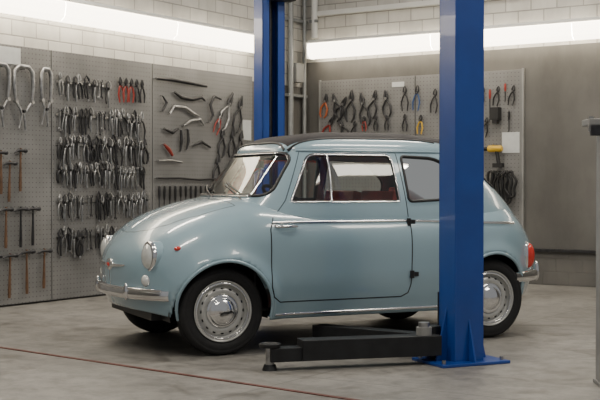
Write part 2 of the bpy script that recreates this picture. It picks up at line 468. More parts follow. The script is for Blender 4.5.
tl = MB()
bar(tl, [(2.51, 1.91), (2.3, 1.915), (2.05, 1.905), (1.78, 1.89)], [.010, .018, .018, .012], M_DSTEEL)
bar(tl, [(2.25, 1.80), (2.15, 1.76), (2.0, 1.75), (1.86, 1.78), (1.80, 1.75)], [.011, .017, .018, .016, .008], M_DSTEEL)
bar(tl, [(2.32, 1.60), (2.26, 1.67), (2.1, 1.67), (1.98, 1.62), (1.90, 1.60)], [.009, .016, .016, .016, .010], M_STEEL)
bar(tl, [(1.82, 1.52), (1.88, 1.57), (2.02, 1.55), (2.12, 1.50)], [.009, .016, .016, .009], M_STEEL)
bar(tl, [(1.55, 1.78), (1.66, 1.80), (1.72, 1.72), (1.68, 1.62), (1.74, 1.55)], [.008, .013, .015, .013, .009], M_DSTEEL)
bar(tl, [(2.42, 1.76), (2.36, 1.70), (2.42, 1.62)], [.006, .015, .010], M_DSTEEL)
bar(tl, [(2.40, 1.46), (2.28, 1.43), (2.20, 1.47)], [.012, .016, .010], M_DSTEEL)
bar(tl, [(2.40, 1.32), (2.34, 1.28), (2.28, 1.22)], [.010, .018, .012], M_TRED)
bar(tl, [(2.16, 1.46), (2.15, 1.36), (2.17, 1.26)], [.011, .016, .008], M_DSTEEL)
bar(tl, [(2.06, 1.47), (2.05, 1.36), (2.08, 1.28)], [.011, .015, .008], M_DSTEEL)
bar(tl, [(1.98, 1.32), (1.86, 1.36), (1.72, 1.31)], [.008, .016, .010], M_DSTEEL)
bar(tl, [(2.50, 1.01), (2.2, 1.015), (1.9, 1.0), (1.62, 1.01)], [.009, .011, .011, .009], M_DSTEEL)
bar(tl, [(2.48, 1.17), (2.3, 1.175), (2.15, 1.16)], [.008, .011, .009], M_STEEL)
for sx, z, h in ((1.52, 1.42, M_DSTEEL), (1.36, 1.42, M_DSTEEL), (1.22, 1.40, M_DSTEEL), (1.60, 1.16, M_DSTEEL), (1.42, 1.10, M_DSTEEL)):
    snips(tl, sx, z, .30, h, random.uniform(-.25, .25))
snips(tl, 1.42, 1.74, .42, M_STEEL, .5); snips(tl, 1.24, 1.72, .38, M_DSTEEL, .3); pliers(tl, 1.56, 1.60, .26, M_TRED, M_DSTEEL, .12, .5)
for i in range(12):
    file_(tl, 2.46-i*.075, .94, random.uniform(.22, .32), random.choice([M_BLACK, M_BLACK, M_DSTEEL, M_BLACK]), M_DSTEEL, random.uniform(-.06, .06))
for i in range(9):
    pliers(tl, 2.44-i*.10, .60, random.uniform(.2, .26), random.choice([M_DSTEEL, M_STEEL, M_TRED]), M_DSTEEL, .1, random.uniform(-.15, .15))
tl.build("hanging_body_spoons", M=ML)

m = MB()
m.box((4.22, .0335, 1.96), (.24, .005, .13), M_PAPER); m.build("notice_sheet", M=ML)
m = MB(); m.box((1.10, .0335, 1.50), (.14, .005, .20), M_PAPER); m.build("notice_sheet", M=ML)

# back wall tools (x = -r)
tb = MB()
for r, z, L, h, rt in ((.30, 1.84, .26, M_TORG, .2), (.42, 1.84, .26, M_DSTEEL, -.3), (.52, 1.80, .28, M_DSTEEL, .5), (.62, 1.84, .34, M_DSTEEL, .1),
                       (.76, 1.80, .36, M_DSTEEL, -.2), (.90, 1.84, .30, M_DSTEEL, .2), (1.04, 1.84, .28, M_DSTEEL, -.1), (.36, 1.60, .26, M_TRED, .5), (.50, 1.58, .26, M_DSTEEL, -.5)):
    snips(tb, -r, z, L, h, rt)
for r, z, L, h, rt in ((1.26, 1.88, .26, M_DSTEEL, 0), (1.40, 1.88, .26, M_TBLU, .1), (.66, 1.56, .20, M_DSTEEL, .2), (.78, 1.62, .16, M_TRED, 0), (.92, 1.62, .16, M_DSTEEL, 0), (1.05, 1.62, .16, M_DSTEEL, 0), (1.26, 1.62, .18, M_DSTEEL, 0),
                       (1.44, 1.60, .2, M_TYEL, .1), (1.60, 1.84, .25, M_DSTEEL, .1), (1.78, 1.8, .25, M_DSTEEL, .1), (1.9, 1.8, .25, M_TRED, .1)):
    pliers(tb, -r, z, L, h, M_DSTEEL, .12, rt)
tb.build("hanging_snips", M=MR)
tb = MB()
tb.box((-1.0, .092, 1.34), (.75, .11, .02), M_GREY); tb.box((-1.0, .145, 1.365), (.75, .008, .06), M_GREY)
for i in range(9):
    x = -.67-i*.08
    tb.cyl((x, .092, 1.35), (x, .092, 1.35+random.uniform(.07, .11)), random.uniform(.014, .022), random.choice([M_BLACK, M_DSTEEL, M_STEEL, M_DSTEEL]), n=12)
tb.build("tool_shelf", M=MR, bevel=.002)
tb = MB(); tb.box((-1.17, .0335, 1.98), (.14, .005, .05), M_PAPER); tb.build("notice_sheet", M=MR)
tb = MB(); tb.box((-2.41, .0335, 1.36), (.18, .005, .20), M_PAPER); tb.build("notice_sheet", M=MR)

def gun(mb, x, z, col, sc=1.0, fl=1):
    mb.tube([(x-fl*.09*sc, .10, z), (x-fl*.07*sc, .10, z), (x+fl*.05*sc, .10, z), (x+fl*.06*sc, .10, z)], [.024*sc, .032*sc, .034*sc, .02*sc], col, 14)
    mb.tube([(x+fl*.06*sc, .10, z), (x+fl*.10*sc, .10, z), (x+fl*.13*sc, .10, z)], [.020*sc, .018*sc, .008*sc], M_BLACK, 12)
    mb.tube([(x-fl*.03*sc, .10, z-.01), (x-fl*.045*sc, .10, z-.08*sc), (x-fl*.055*sc, .10, z-.14*sc)], [.020*sc, .018*sc, .021*sc], M_BLACK, 10)
    mb.box((x-fl*.05*sc, .10, z-.16*sc), (.10*sc, .06*sc, .04*sc), M_BLACK)
    mb.tube([(x, .031, z+.036), (x, .11, z+.036), (x, .13, z+.05)], .004, M_STEEL, 6)
tb = MB()
gun(tb, -2.26, 1.30, M_TYEL, 1.0, 1); gun(tb, -2.04, 1.3, M_TYEL, .9, 1)
tb.build("cordless_drills", M=MR, bevel=.003)
tb = MB()
for i, (r, z, L) in enumerate(((2.02, 1.90, .2), (2.12, 1.90, .20), (2.20, 1.88, .22), (2.28, 1.90, .2), (2.36, 1.93, .18), (2.44, 1.9, .2), (2.40, 1.66, .2), (2.16, 1.60, .2))):
    if i % 2: pliers(tb, -r, z-.05, L, M_BLACK, M_DSTEEL, .12, .2)
    else: file_(tb, -r, z, L, random.choice([M_BLACK, M_DSTEEL, M_TRED]), M_DSTEEL)
tb.box((-2.27, .08, 1.64), (.09, .08, .12), M_BLACK); tb.box((-2.27, .08, 1.57), (.05, .05, .05), M_DSTEEL)
tb.box((-2.27, .045, 1.64), (.03, .027, .03), M_DSTEEL)
tb.build("hanging_screwdrivers", M=MR)
tb = MB()
for k in range(6):
    x = -2.22-.045*k; lo = .48+.07*k; hi = 1.08
    pts = []
    for i in range(25):
        t = i/24*2*pi
        pts.append((x+.05*sin(t)+.012*sin(5*t+k), .075+.008*k, (hi+lo)/2+(hi-lo)/2*cos(t)))
    tb.tube(pts[:-1], .013, M_BLACK, 8, closed=True)
for x in (-2.26, -2.42): tb.tube([(x, .031, 1.07), (x, .15, 1.07), (x, .16, 1.10)], .008, M_STEEL, 8)
tb.build("air_hose", M=MR)

# ------------------------------------------------------------------ CAR
O = V((-.684, 7.007, 0))
MC = Matrix.Translation(O) @ Matrix.Rotation(math.radians(205), 4, 'Z')
car = empty("car", MC)
def cb(mb, name, **k):
    ob = mb.build(name, **k); ob.parent = car; return ob   # local coords = car coords

def interp(tab, x):
    n = len(tab)
    if x <= tab[0][0]: return tab[0][1]
    if x >= tab[-1][0]: return tab[-1][1]
    sl = [(tab[i+1][1]-tab[i][1])/(tab[i+1][0]-tab[i][0]) for i in range(n-1)]
    def mm(i):
        if i == 0: return sl[0]
        if i == n-1: return sl[-1]
        return 0 if sl[i-1]*sl[i] <= 0 else 2*sl[i-1]*sl[i]/(sl[i-1]+sl[i])
    for i in range(n-1):
        if x <= tab[i+1][0]:
            h = tab[i+1][0]-tab[i][0]; t = (x-tab[i][0])/h
            return ((2*t**3-3*t*t+1)*tab[i][1]+(t**3-2*t*t+t)*h*mm(i)+(-2*t**3+3*t*t)*tab[i+1][1]+(t**3-t*t)*h*mm(i+1))

XF, XR, RW = .475, -2.36, -1.775
ZT = sorted([(.475, .48), (.46, .555), (.43, .605), (.385, .655), (.3, .722), (.2, .775), (.05, .826), (-.1, .862), (-.2, .875), (-.4, .86), (-.6, .85),
             (-1.8, .85), (-1.97, .86), (-2.06, .835), (-2.17, .765), (-2.26, .67), (-2.32, .58), (-2.36, .50)])
NN = sorted([(.475, 2.2), (.3, 2.5), (.1, 2.9), (-.1, 3.4), (-.3, 4.1), (-1.75, 4.1), (-2.08, 3.0), (-2.36, 2.2)])
ZB = sorted([(.475, .25), (.4, .24), (.2, .2), (-.3, .19), (-1.6, .19), (-2.0, .22), (-2.36, .27)])
ZM = .45; HWID = .655
PP, QQ = 2.9, 2.05
RS = -1.50
def Wd(x):
    if x > 0: u = min(1, x/XF); return HWID*max(0, 1-u**PP)**(1/QQ)
    elif x < RS: u = min(1, (-x+RS)/(-XR+RS)); return HWID*max(0, 1-u**2.5)**(1/2.3)
    return HWID
fx = lambda y: XF*(1-(abs(y)/HWID)**QQ)**(1/PP)
fr_ = lambda y: RS-(-XR+RS)*(1-(abs(y)/HWID)**2.3)**(1/2.5)
def low_y(x, z):
    W = Wd(x)
    if z <= ZM: return W*(1-.085*((ZM-z)/.25)**2)
    zt = interp(ZT, x); n = interp(NN, x)
    q = min(1, (z-ZM)/(zt-ZM))
    return W*(1-q**n)**(1/n)
def top_z(x, y):
    zt = interp(ZT, x); n = interp(NN, x); W = Wd(x)
    return ZM+(zt-ZM)*max(0, 1-(abs(y)/W)**n)**(1/n)
WC = (0.0, RW)
RA = .282
def warp(x, y, z):
    k = max(0, (.45-z)/.25)
    if x > 0: x -= .06*k*k*(x/XF)
    if x < RW: x += .07*k*k*((-x+RW)/.55)
    if abs(y) > .3:
        for w in WC:
            r = math.hypot(x-w, z-.25)
            y += math.copysign(.026*math.exp(-((r-RA)/.055)**2), y)
    return (x, y, z)

# greenhouse
CH = .120
XRT = [(.70, -2.23), (.74, -2.21), (.85, -2.12), (.95, -2.02), (1.05, -1.91), (1.15, -1.79)]
WT = [(.70, .609), (.76, .604), (.845, .588), (1.0, .54), (1.10, .500), (1.15, .474)]
NF, NB = 5.0, 3.0
def gp(z):
    xf = -.2-.857*(z-.87)
    xr = interp(XRT, z); return (xf+xr)/2, (xf-xr)/2, interp(WT, z)
def g_side(x, z):
    xc, A, w = gp(z); n = NF if x > xc else NB
    return w*max(0, 1-(abs(x-xc)/A)**n)**(1/n)
def g_front(y, z):
    xc, A, w = gp(z); return xc+A*max(0, 1-(abs(y)/w)**NF)**(1/NF)
def g_rear(y, z):
    xc, A, w = gp(z); return xc-A*max(0, 1-(abs(y)/w)**NB)**(1/NB)
def g_in(x, y, z, sc=1):
    xc, A, w = gp(min(z, 1.15)); n = NF if x > xc else NB
    return (abs(x-xc)/(A*sc))**n+(abs(y)/(w*sc))**n < 1

def resample(pts, n):
    d = [0]
    for i in range(1, len(pts)): d.append(d[-1]+math.dist(pts[i], pts[i-1]))
    out = []; j = 0
    for k in range(n):
        t = d[-1]*k/(n-1)
        while j < len(d)-2 and d[j+1] < t: j += 1
        h = d[j+1]-d[j]; f = 0 if h < 1e-12 else (t-d[j])/h
        out.append(tuple(pts[j][i]+(pts[j+1][i]-pts[j][i])*f for i in range(len(pts[0]))))
    return out

# lower body shell
xs = []
for i in range(46): xs.append(XF*(1-(i/46)**2.2))
xs = [x for x in xs if x > .012]
nm = int(-RS/.0125)
xs += [RS*i/nm for i in range(0, nm+1)]
L_ = -XR+RS
xs += [RS-L_*(1-(1-(i/56))**2.0) for i in range(1, 57)]
NU = 46; NL = 22
verts = []; ring = 0
for x in xs:
    W = Wd(x); zt = interp(ZT, x); n = interp(NN, x); zb = interp(ZB, x)
    half = []
    for i in range(NL):
        z = zb+(ZM-zb)*i/NL; half.append((low_y(x, z), z))
    dense = []
    for i in range(121):
        t = pi/2*i/120
        dense.append((W*max(0, cos(t))**(2/n), ZM+(zt-ZM)*max(0, sin(t))**(2/n)))
    dense[-1] = (0.0, zt)
    half += resample(dense, NU)
    full = half+[(-p[0], p[1]) for p in half[-2::-1]]
    ring = len(full)
    verts += [warp(x, p[0], p[1]) for p in full]
kept = []
cut = set()
for i in range(len(xs)-1):
    for j in range(ring-1):
        f = (i*ring+j, i*ring+j+1, (i+1)*ring+j+1, (i+1)*ring+j)
        c = [sum(verts[k][d] for k in f)/4 for d in range(3)]
        if abs(c[1]) > .3 and any(math.hypot(c[0]-w, c[2]-.25) < RA for w in WC):
            cut.update(f); continue
        if c[2] > .72 and g_in(c[0], c[1], c[2], .98): continue
        kept.append(f)
used = set(k for f in kept for k in f)
for k in cut & used:
    x, y, z = verts[k]
    w = min(WC, key=lambda q: abs(q-x)); d = math.hypot(x-w, z-.25)
    if d > 1e-6:
        verts[k] = (w+(x-w)*RA/d, y, .25+(z-.25)*RA/d)
mb = MB(); mb.add(verts, kept, M_PAINT, True)
ob = cb(mb, "body_shell")
sd = ob.modifiers.new("sol", 'SOLIDIFY'); sd.thickness = .008; sd.offset = 0

def roundpoly(pts, r, n=6):
    out = []; k = len(pts)
    for i in range(k):
        p = V(pts[i]); a_ = V(pts[i-1]); b2 = V(pts[(i+1) % k])
        rr = r[i] if isinstance(r, (list, tuple)) else r
        A = p+(a_-p).normalized()*rr; B = p+(b2-p).normalized()*rr
        for j in range(n+1):
            t = j/n
            out.append(tuple(A*(1-t)**2+p*2*t*(1-t)+B*t*t))
    return out
def densify(pts, step=.02, closed=True):
    out = []; k = len(pts)
    for i in range(k if closed else k-1):
        a_ = pts[i]; b2 = pts[(i+1) % k]; d = math.dist(a_, b2); n = max(1, int(d/step))
        for j in range(n): out.append((a_[0]+(b2[0]-a_[0])*j/n, a_[1]+(b2[1]-a_[1])*j/n))
    if not closed: out.append(tuple(pts[-1]))
    return out
def inside(p, poly):
    x, y = p; c = False; j = len(poly)-1
    for i in range(len(poly)):
        xi, yi = poly[i]; xj, yj = poly[j]
        if (yi > y) != (yj > y) and x < (xj-xi)*(y-yi)/(yj-yi)+xi: c = not c
        j = i
    return c
def nearest(p, poly):
    best = None; bd = 9
    for i in range(len(poly)):
        a_ = V(poly[i]); b2 = V(poly[(i+1) % len(poly)]); d = b2-a_
        if d.length < 1e-9: continue
        t = max(0, min(1, (V(p)-a_).dot(d)/d.dot(d))); q = a_+d*t; e = (q-V(p)).length
        if e < bd: bd = e; best = q
    return tuple(best)

P_DOOR = roundpoly([(-.435, .85), (-.585, 1.128), (-1.125, 1.128), (-1.14, .85)], [.02, .05, .04, .02])
P_QTR = roundpoly([(-1.20, .85), (-1.195, 1.125), (-1.47, 1.112), (-1.64, .97), (-1.64, .87)], [.03, .03, .08, .05, .03])
P_WS = roundpoly([(-.505, .885), (-.425, 1.138), (.425, 1.138), (.505, .885)], [.06, .07, .07, .06])
P_RW = roundpoly([(-.40, .93), (-.36, 1.10), (.36, 1.10), (.40, .93)], [.06, .05, .05, .06])

NR = 380
def ringpts(z):
    xc, A, w = gp(z); d = []
    for i in range(1601):
        t = 2*pi*i/1600; c_ = cos(t); s_ = sin(t); n = NF if c_ > 0 else NB
        d.append((xc+A*math.copysign(abs(c_)**(2/n), c_), w*math.copysign(abs(s_)**(2/n), s_)))
    return resample(d, NR+1)[:-1]
zs = [.70+.012*i for i in range(38)]; zs = [z for z in zs if z < 1.145]+[1.15]
gv = []
for z in zs: gv += [(p[0], p[1], z) for p in ringpts(z)]
rim = ringpts(1.15); xcr, Ar, wr = gp(1.15)
def capz(s): return 1.15+CH*math.sqrt(max(0, 1-s**2.7))
for i in range(1, 31):
    q = i/30; s = max(1-q*q, .0) if i < 30 else .001
    gv += [(xcr+(p[0]-xcr)*s, p[1]*s, capz(s)) for p in rim]
nring = len(gv)//NR
kept = []
wins = {}
def classify(c):
    x, y, z = c
    if z < 1.15:
        if abs(y) > .3 and x < -.42 and x > -1.75:
            if inside((x, z), P_DOOR): return ("door_glass", 1 if y > 0 else -1)
            if inside((x, z), P_QTR): return ("quarter_glass", 1 if y > 0 else -1)
        if x > -.56 and inside((y, z), P_WS) : return ("windscreen", 0)
        if x < -1.74 and inside((y, z), P_RW): return ("rear_glass", 0)
    return None
for i in range(nring-1):
    for j in range(NR):
        f = (i*NR+j, i*NR+(j+1) % NR, (i+1)*NR+(j+1) % NR, (i+1)*NR+j)
        c = [sum(gv[k][d] for k in f)/4 for d in range(3)]
        w = classify(c)
        if w: wins.setdefault(w, []).append(f)
        else: kept.append(f)
used = set(k for f in kept for k in f)
for w, fl in wins.items():
    for k in set(q for f in fl for q in f) & used:
        x, y, z = gv[k]
        if w[0] == "door_glass": X, Z = nearest((x, z), P_DOOR); gv[k] = (X, w[1]*g_side(X, Z), Z)
        elif w[0] == "quarter_glass": X, Z = nearest((x, z), P_QTR); gv[k] = (X, w[1]*g_side(X, Z), Z)
        elif w[0] == "windscreen": Y, Z = nearest((y, z), P_WS); gv[k] = (g_front(Y, Z), Y, Z)
        else: Y, Z = nearest((y, z), P_RW); gv[k] = (g_rear(Y, Z), Y, Z)
mb = MB(); mb.add(gv, kept, M_PAINT, True)
ob = cb(mb, "cabin_shell")
sd = ob.modifiers.new("sol", 'SOLIDIFY'); sd.thickness = .010; sd.offset = 0
mb = MB()
for w, fl in wins.items(): mb.add(gv, fl, M_GLASS, True)
g = cb(mb, "window_glass")
bm = bmesh.new(); bm.from_mesh(g.data)
bmesh.ops.delete(bm, geom=[v for v in bm.verts if not v.link_faces], context='VERTS'); bm.to_mesh(g.data); bm.free()

# canvas roof
mb = MB(); vs = []; fs = []; nx, ny = 60, 30
def roofz(x, y):
    n = NF if x > xcr else NB
    s = ((abs(x-xcr)/Ar)**n+(abs(y)/wr)**n)**(1/n); return capz(min(1, s))
CW = .40
for i in range(nx+1):
    for j in range(ny+1):
        x = -.48-(1.21)*i/nx; y = -CW+2*CW*j/ny
        ed = i in (0, nx) or j in (0, ny)
        if x < -1.5: y *= 1-.12*((-x-1.5)/.19)**2
        bulge = .003*sin(i/nx*pi*5)**2
        vs.append((x, y, roofz(x, y)+(-.004 if ed else .011+bulge)))
for i in range(nx):
    for j in range(ny):
        a_ = i*(ny+1)+j; fs.append((a_, a_+1, a_+ny+2, a_+ny+1))
mb.add(vs, fs, M_CANVAS, True)
mb.tube([(-.48, -.37+.74*j/16, roofz(-.48, -.37+.74*j/16)+.006) for j in range(17)], .009, M_BLACK, 8)
for sg in (1, -1):
    mb.tube([(x, sg*.397, roofz(x, .397)+.004) for x in [-.49-.04*i for i in range(26)]], .009, M_BLACK, 8)
mb.tube([(-1.67, -.33+.66*j/16, roofz(-1.67, -.33+.66*j/16)+.010) for j in range(17)], .014, M_CANVAS, 10)
cb(mb, "canvas_sunroof", recalc=True)

# seals, frames, trims
tr = MB()
for sg in (1, -1):
    for P, r, mt in ((P_DOOR, .0055, M_CHROME), (P_QTR, .009, M_BLACK)):
        d = densify(P)
        tr.tube([(x, sg*(g_side(x, z)+.004), z) for x, z in d], r, mt, 8, closed=True)
        if P is P_DOOR:
            tr.tube([(x, sg*(g_side(x, z)-.006), z) for x, z in d], .012, M_BLACK, 8, closed=True)
    tr.tube([(-.685-.02*(z-.85)/.28, sg*(g_side(-.69, z)+.005), z) for z in [.85+.0278*i for i in range(11)]], .007, M_CHROME, 8)
    gapl = densify([(-.305, .765), (-.275, .70), (-.268, .38), (-.285, .32), (-.33, .288), (-1.12, .288), (-1.165, .31), (-1.18, .36), (-1.19, .765)], .02, False)
    tr.tube([warp(x, sg*(low_y(x, z)+.0035), z) for x, z in gapl], .0036, M_GAP, 6)
    gapg = densify([(-.32, .76), (-.405, .86), (-.545, 1.145), (-1.165, 1.145), (-1.185, .76)], .02, False)
    tr.tube([(x, sg*(g_side(x, z)+.004), z) for x, z in gapg], .0032, M_GAP, 6)
    pts = [(x, .737-.03*max(0, (-x-1.2)/.9)) for x in [-.29-.02*i for i in range(86)]]
    tr.tube([warp(x, sg*(low_y(x, z)+.006), z) for x, z in pts], .0085, M_CHROME, 8)
    pts = [(x, .215) for x in [-.30-.03*i for i in range(40)]]
    tr.tube([warp(x, sg*(low_y(x, z)+.006), z) for x, z in pts], .009, M_CHROME, 8)
    tr.tube([(x, sg*(g_side(x, 1.15)+.006), 1.152) for x in [-.53-.03*i for i in range(38)]], .008, M_PAINT, 8)
    for w in WC:
        pts = []
        for i in range(41):
            an = -.16+(pi+.32)*i/40
            x = w+RA*cos(an); z = .25+RA*sin(an)
            pts.append(warp(x, sg*(low_y(x, z)+.000), z))
        tr.tube(pts, .010, M_PAINT, 8)
    for z in (.73, .42):
        y = low_y(-1.18, z)
        tr.tube([(-1.18, sg*(y+.012), z-.022), (-1.18, sg*(y+.012), z+.022)], .013, M_BLACK, 10)
        tr.box((-1.20, sg*(y+.006), z), (.05, .012, .025), M_BLACK)
    y = low_y(-.34, .735)
    tr.tube([(-.31, sg*(y+.008), .715), (-.315, sg*(y+.03), .715), (-.36, sg*(y+.034), .715), (-.43, sg*(y+.03), .715), (-.44, sg*(y+.022), .715)], [.012, .010, .009, .008, .006], M_CHROME, 10)
    y = low_y(.25, .60)
    tr.ball((.25, sg*(y+.004), .60), .022, .014, .013, M_REDLENS)
for P, fn in ((P_WS, g_front), (P_RW, g_rear)):
    d = densify(P); o = .004 if fn is g_front else -.004
    tr.tube([(fn(y, z)+o, y, z) for y, z in d], .011, M_BLACK, 8, closed=True)
    tr.tube([(fn(y, z)+o*3, y, z) for y, z in d], .004, M_CHROME, 6, closed=True)
hood = densify([(-.13, .46), (.08, .44), (.24, .37), (.32, .27), (.36, .13), (.37, 0), (.36, -.13), (.32, -.27), (.24, -.37), (.08, -.44), (-.13, -.46)], .02, False)
tr.tube([(x, y, top_z(x, y)+.002) for x, y in hood], .0034, M_GAP, 6)
tr.tube([(-.13+.03*(1-(y/.46)**2), y, top_z(-.13+.03*(1-(y/.46)**2), y)+.002) for y in [-.46+.04*i for i in range(24)]], .0034, M_GAP, 6)
tr.tube([(x, 0, interp(ZT, x)+.003) for x in [-.05+.03*i for i in range(14)]], .005, M_CHROME, 8)
lid = densify([(-2.05, .36), (-2.13, .34), (-2.25, .26), (-2.31, .2)], .02, False)
for sg in (1, -1): tr.tube([(x, sg*y, top_z(x, y)+.002) for x, y in lid], .0035, M_GAP, 6)
cb(tr, "trim_and_seals")

# wipers
wp = MB()
for y0, y1 in ((.36, .02), (-.05, -.40)):
    z0, z1 = .885, .945
    wp.tube([(g_front(y0, z0)+.02, y0, z0-.02), (g_front((y0+y1)/2, .92)+.03, (y0+y1)/2, .92), (g_front(y1, z1)+.02, y1, z1)], .006, M_BLACK, 6)
    wp.tube([(g_front(y0*.8+y1*.2, .905)+.012, y0*.8+y1*.2, .905), (g_front(y1*1.2-.2*y0, .97)+.012, y1*1.2-.2*y0, .965)], .006, M_BLACK, 6)
cb(wp, "wipers")

# underbody, liners, interior
ub = MB()
ub.box((-.89, 0, .215), (1.16, 1.18, .03), M_BLACK)
ub.box((-.90, 0, .215), (2.5, .80, .05), M_BLACK)
for w in WC:
    for sg in (1, -1):
        vs = []; fs = []; n = 36; r = .295
        yo = .60 if w < -1 else .56
        for i in range(n+1):
            an = -.2+(pi+.4)*i/n
            yq = min(yo, Wd(w+r*cos(an))-.02)
            for y in (.36, max(yq, .37)): vs.append((w+r*cos(an), sg*y, .25+r*sin(an)))
        for i in range(n): fs.append((2*i, 2*i+1, 2*i+3, 2*i+2))
        ub.add(vs, fs, M_BLACK, True)
        ub.add([(w, sg*.36, .25)]+[vs[2*i] for i in range(n+1)], [(0, i+1, i+2) for i in range(n)], M_BLACK)
for w in WC: ub.cyl((w, -.5, .25), (w, .5, .25), .03, M_DSTEEL, n=12)
cb(ub, "underbody")

it = MB()
it.box((-.98, 0, .24), (1.45, 1.1, .02), M_BLACK)
it.prism([(-.34, .80), (-.20, .80), (-.24, .60), (-.30, .60), (-.36, .70)], 'y', -.52, .52, M_PAINTW)
it.box((-.22, 0, .55), (.02, 1.1, .50), M_BLACK)
it.ball((-.37, .25, .835), .04, .09, .05, M_PAINTW)
for sg in (1, -1):
    y0 = sg*.26
    it.box((-.92, y0, .40), (.46, .44, .12), M_RED)
    R = Matrix.Rotation(-.22, 3, 'Y')
    it.box((-1.16, y0, .66), (.10, .42, .50), M_RED, R)
it.box((-1.52, 0, .44), (.40, 1.0, .12), M_RED)
it.box((-1.66, 0, .70), (.12, .98, .46), M_RED, Matrix.Rotation(-.3, 3, 'Y'))
for sg in (1, -1):
    it.box((-.75, sg*.575, .60), (.78, .02, .28), M_RED)
cb(it, "interior", bevel=.03, segs=3)
sw = MB()
ctr = V((-.56, .28, .84)); ax = V((-.55, 0, .83)).normalized(); u = V((0, 1, 0)); w2 = ax.cross(u)
sw.tube([ctr+(u*cos(t)+w2*sin(t))*.19 for t in [2*pi*i/40 for i in range(40)]], .011, M_BLACK, 8, closed=True)
for t in (0, pi): sw.tube([ctr-ax*.03, ctr+(u*cos(t)+w2*sin(t))*.19], .010, M_BLACK, 8)
sw.tube([ctr, ctr-ax*.35], .018, M_BLACK, 10); sw.ball(ctr-ax*.01, .035, .035, .02, M_BLACK)
sw.box((-.46, 0, 1.075), (.02, .18, .045), M_BLACK)
cb(sw, "steering_wheel")

# lamps
lp = MB()
for sg in (1, -1):
    d = V((1, sg*.08, .03)).normalized(); c0 = V((.368, sg*.432, .552))-d*.03
    lp.lathe([(.090, -.20), (.090, -.08), (.086, -.02), (.082, .0)], c0+d*.03, d, M_PAINT, 40)
    lp.lathe([(.082, -.012), (.088, .004), (.084, .014), (.074, .018), (.070, .012)], c0+d*.03, d, M_CHROME, 40)
    lp.lathe([(.073, .010), (.066, .022), (.050, .033), (.028, .040), (.0, .042)], c0+d*.03, d, M_LENS, 40)
    y = .425; z = .42
    x = fx(y)
    c1 = V((x-.020, sg*y, z)); d1 = V((.85, sg*.40, 0)).normalized()
    lp.lathe([(.036, -.04), (.036, .016), (.032, .023), (.028, .021)], c1, d1, M_CHROME, 28)
    lp.lathe([(.031, .018), (.027, .030), (.016, .037), (0, .040)], c1, d1, M_LENS, 28)
    yt = .50; c2 = V((fr_(yt)+.0, sg*(yt+.01), .50))
    Rm = Matrix.Rotation(sg*math.radians(-38), 3, 'Z')
    lp.ball(c2, .040, .036, .080, M_REDLENS, Rm)
    lp.ball(c2+V((.016, -sg*.012, 0)), .036, .043, .092, M_CHROME, Rm)
for sg in (1, -1):
    lp.tube([(fx(.05)+.004, sg*.05, .485), (fx(.12)+.004, sg*.12, .488), (fx(.2)+.004, sg*.20, .492), (fx(.24)+.002, sg*.245, .495)], [.011, .009, .007, .004], M_CHROME, 8)
lp.ball((XF+.0, 0, .487), .012, .062, .035, M_CHROME); lp.ball((XF+.006, 0, .487), .010, .036, .015, M_REDLENS)
cb(lp, "lamps_and_badge")

# bumpers
bp = MB()
def fpath(off, z, lim, n=40):
    return [(fx(y)+off-.03, y, z) for y in [lim*sin(-pi/2+pi*i/n) for i in range(n+1)]]
bp.tube(fpath(.045, .340, .575), 1, M_CHROME, 14, flat=(.015, .030), up=(0, 0, 1))
bp.tube(fpath(.053, .369, .55), .008, M_CHROME, 8)
bp.tube([(fr_(y)-.03, y, .37) for y in [.60*sin(-pi/2+pi*i/40) for i in range(41)]], 1, M_CHROME, 14, flat=(.016, .034), up=(0, 0, 1))
for sg in (1, -1):
    bp.ball((fx(.3)+.024, sg*.30, .350), .018, .018, .048, M_CHROME)
    bp.ball((fr_(.34)-.04, sg*.34, .385), .022, .022, .065, M_CHROME)
    bp.cyl((.28, sg*.3, .34), (fx(.3)+.012, sg*.3, .345), .014, M_DSTEEL, n=8)
    bp.cyl((-2.1, sg*.3, .36), (fr_(.3)-.02, sg*.3, .37), .014, M_DSTEEL, n=8)
cb(bp, "bumpers")

# wheels
def wheel(name, x, sg):
    w = MB(); o = (x, sg*.548, .248); ax = (0, sg, 0)
    T = [(.168, -.055), (.185, -.062), (.215, -.066), (.234, -.060), (.244, -.048), (.248, -.03), (.2485, 0), (.248, .03), (.244, .048), (.234, .060), (.222, .0645),
         (.220, .0625), (.214, .0655), (.190, .063), (.185, .0605), (.170, .054), (.165, .045)]
    w.lathe(T, o, ax, M_RUB, 64)
    for dz in (-.03, -.01, .01, .03): w.lathe([(.2488, dz-.002), (.2455, dz-.0015), (.2455, dz+.0015), (.2488, dz+.002)], o, ax, M_GAP, 64)
    Rm = [(.150, -.05), (.160, -.05), (.160, .03), (.163, .050), (.170, .058), (.172, .061), (.168, .062), (.160, .054), (.154, .036), (.146, .026), (.138, .028),
          (.125, .044), (.112, .048), (.098, .046), (.092, .040), (.0, .036)]
    w.lathe(Rm, o, ax, M_PAINTW, 64)
    w.lathe([(.094, .040), (.096, .048), (.090, .055), (.080, .058), (.074, .056), (.070, .060), (.055, .070), (.03, .077), (0, .079)], o, ax, M_CHROME, 48)
    w.lathe([(.1595, .0555), (.153, .060), (.149, .056), (.151, .047)], o, ax, M_CHROME, 64)
    for i in range(16):
        t = 2*pi*i/16; c_ = V(o)+V((cos(t)*.126, sg*.0445, sin(t)*.126))
        R = Matrix.Rotation(-t, 3, 'Y')
        w.ball(c_, .0045, .004, .010, M_GAP, R, 8, 6)
    w.cyl((x, sg*.43, .248), (x, sg*.51, .248), .12, M_DSTEEL, n=24)
    cb(w, name)
wheel("wheel_front_left", 0, 1); wheel("wheel_front_right", 0, -1)
wheel("wheel_rear_left", RW, 1); wheel("wheel_rear_right", RW, -1)

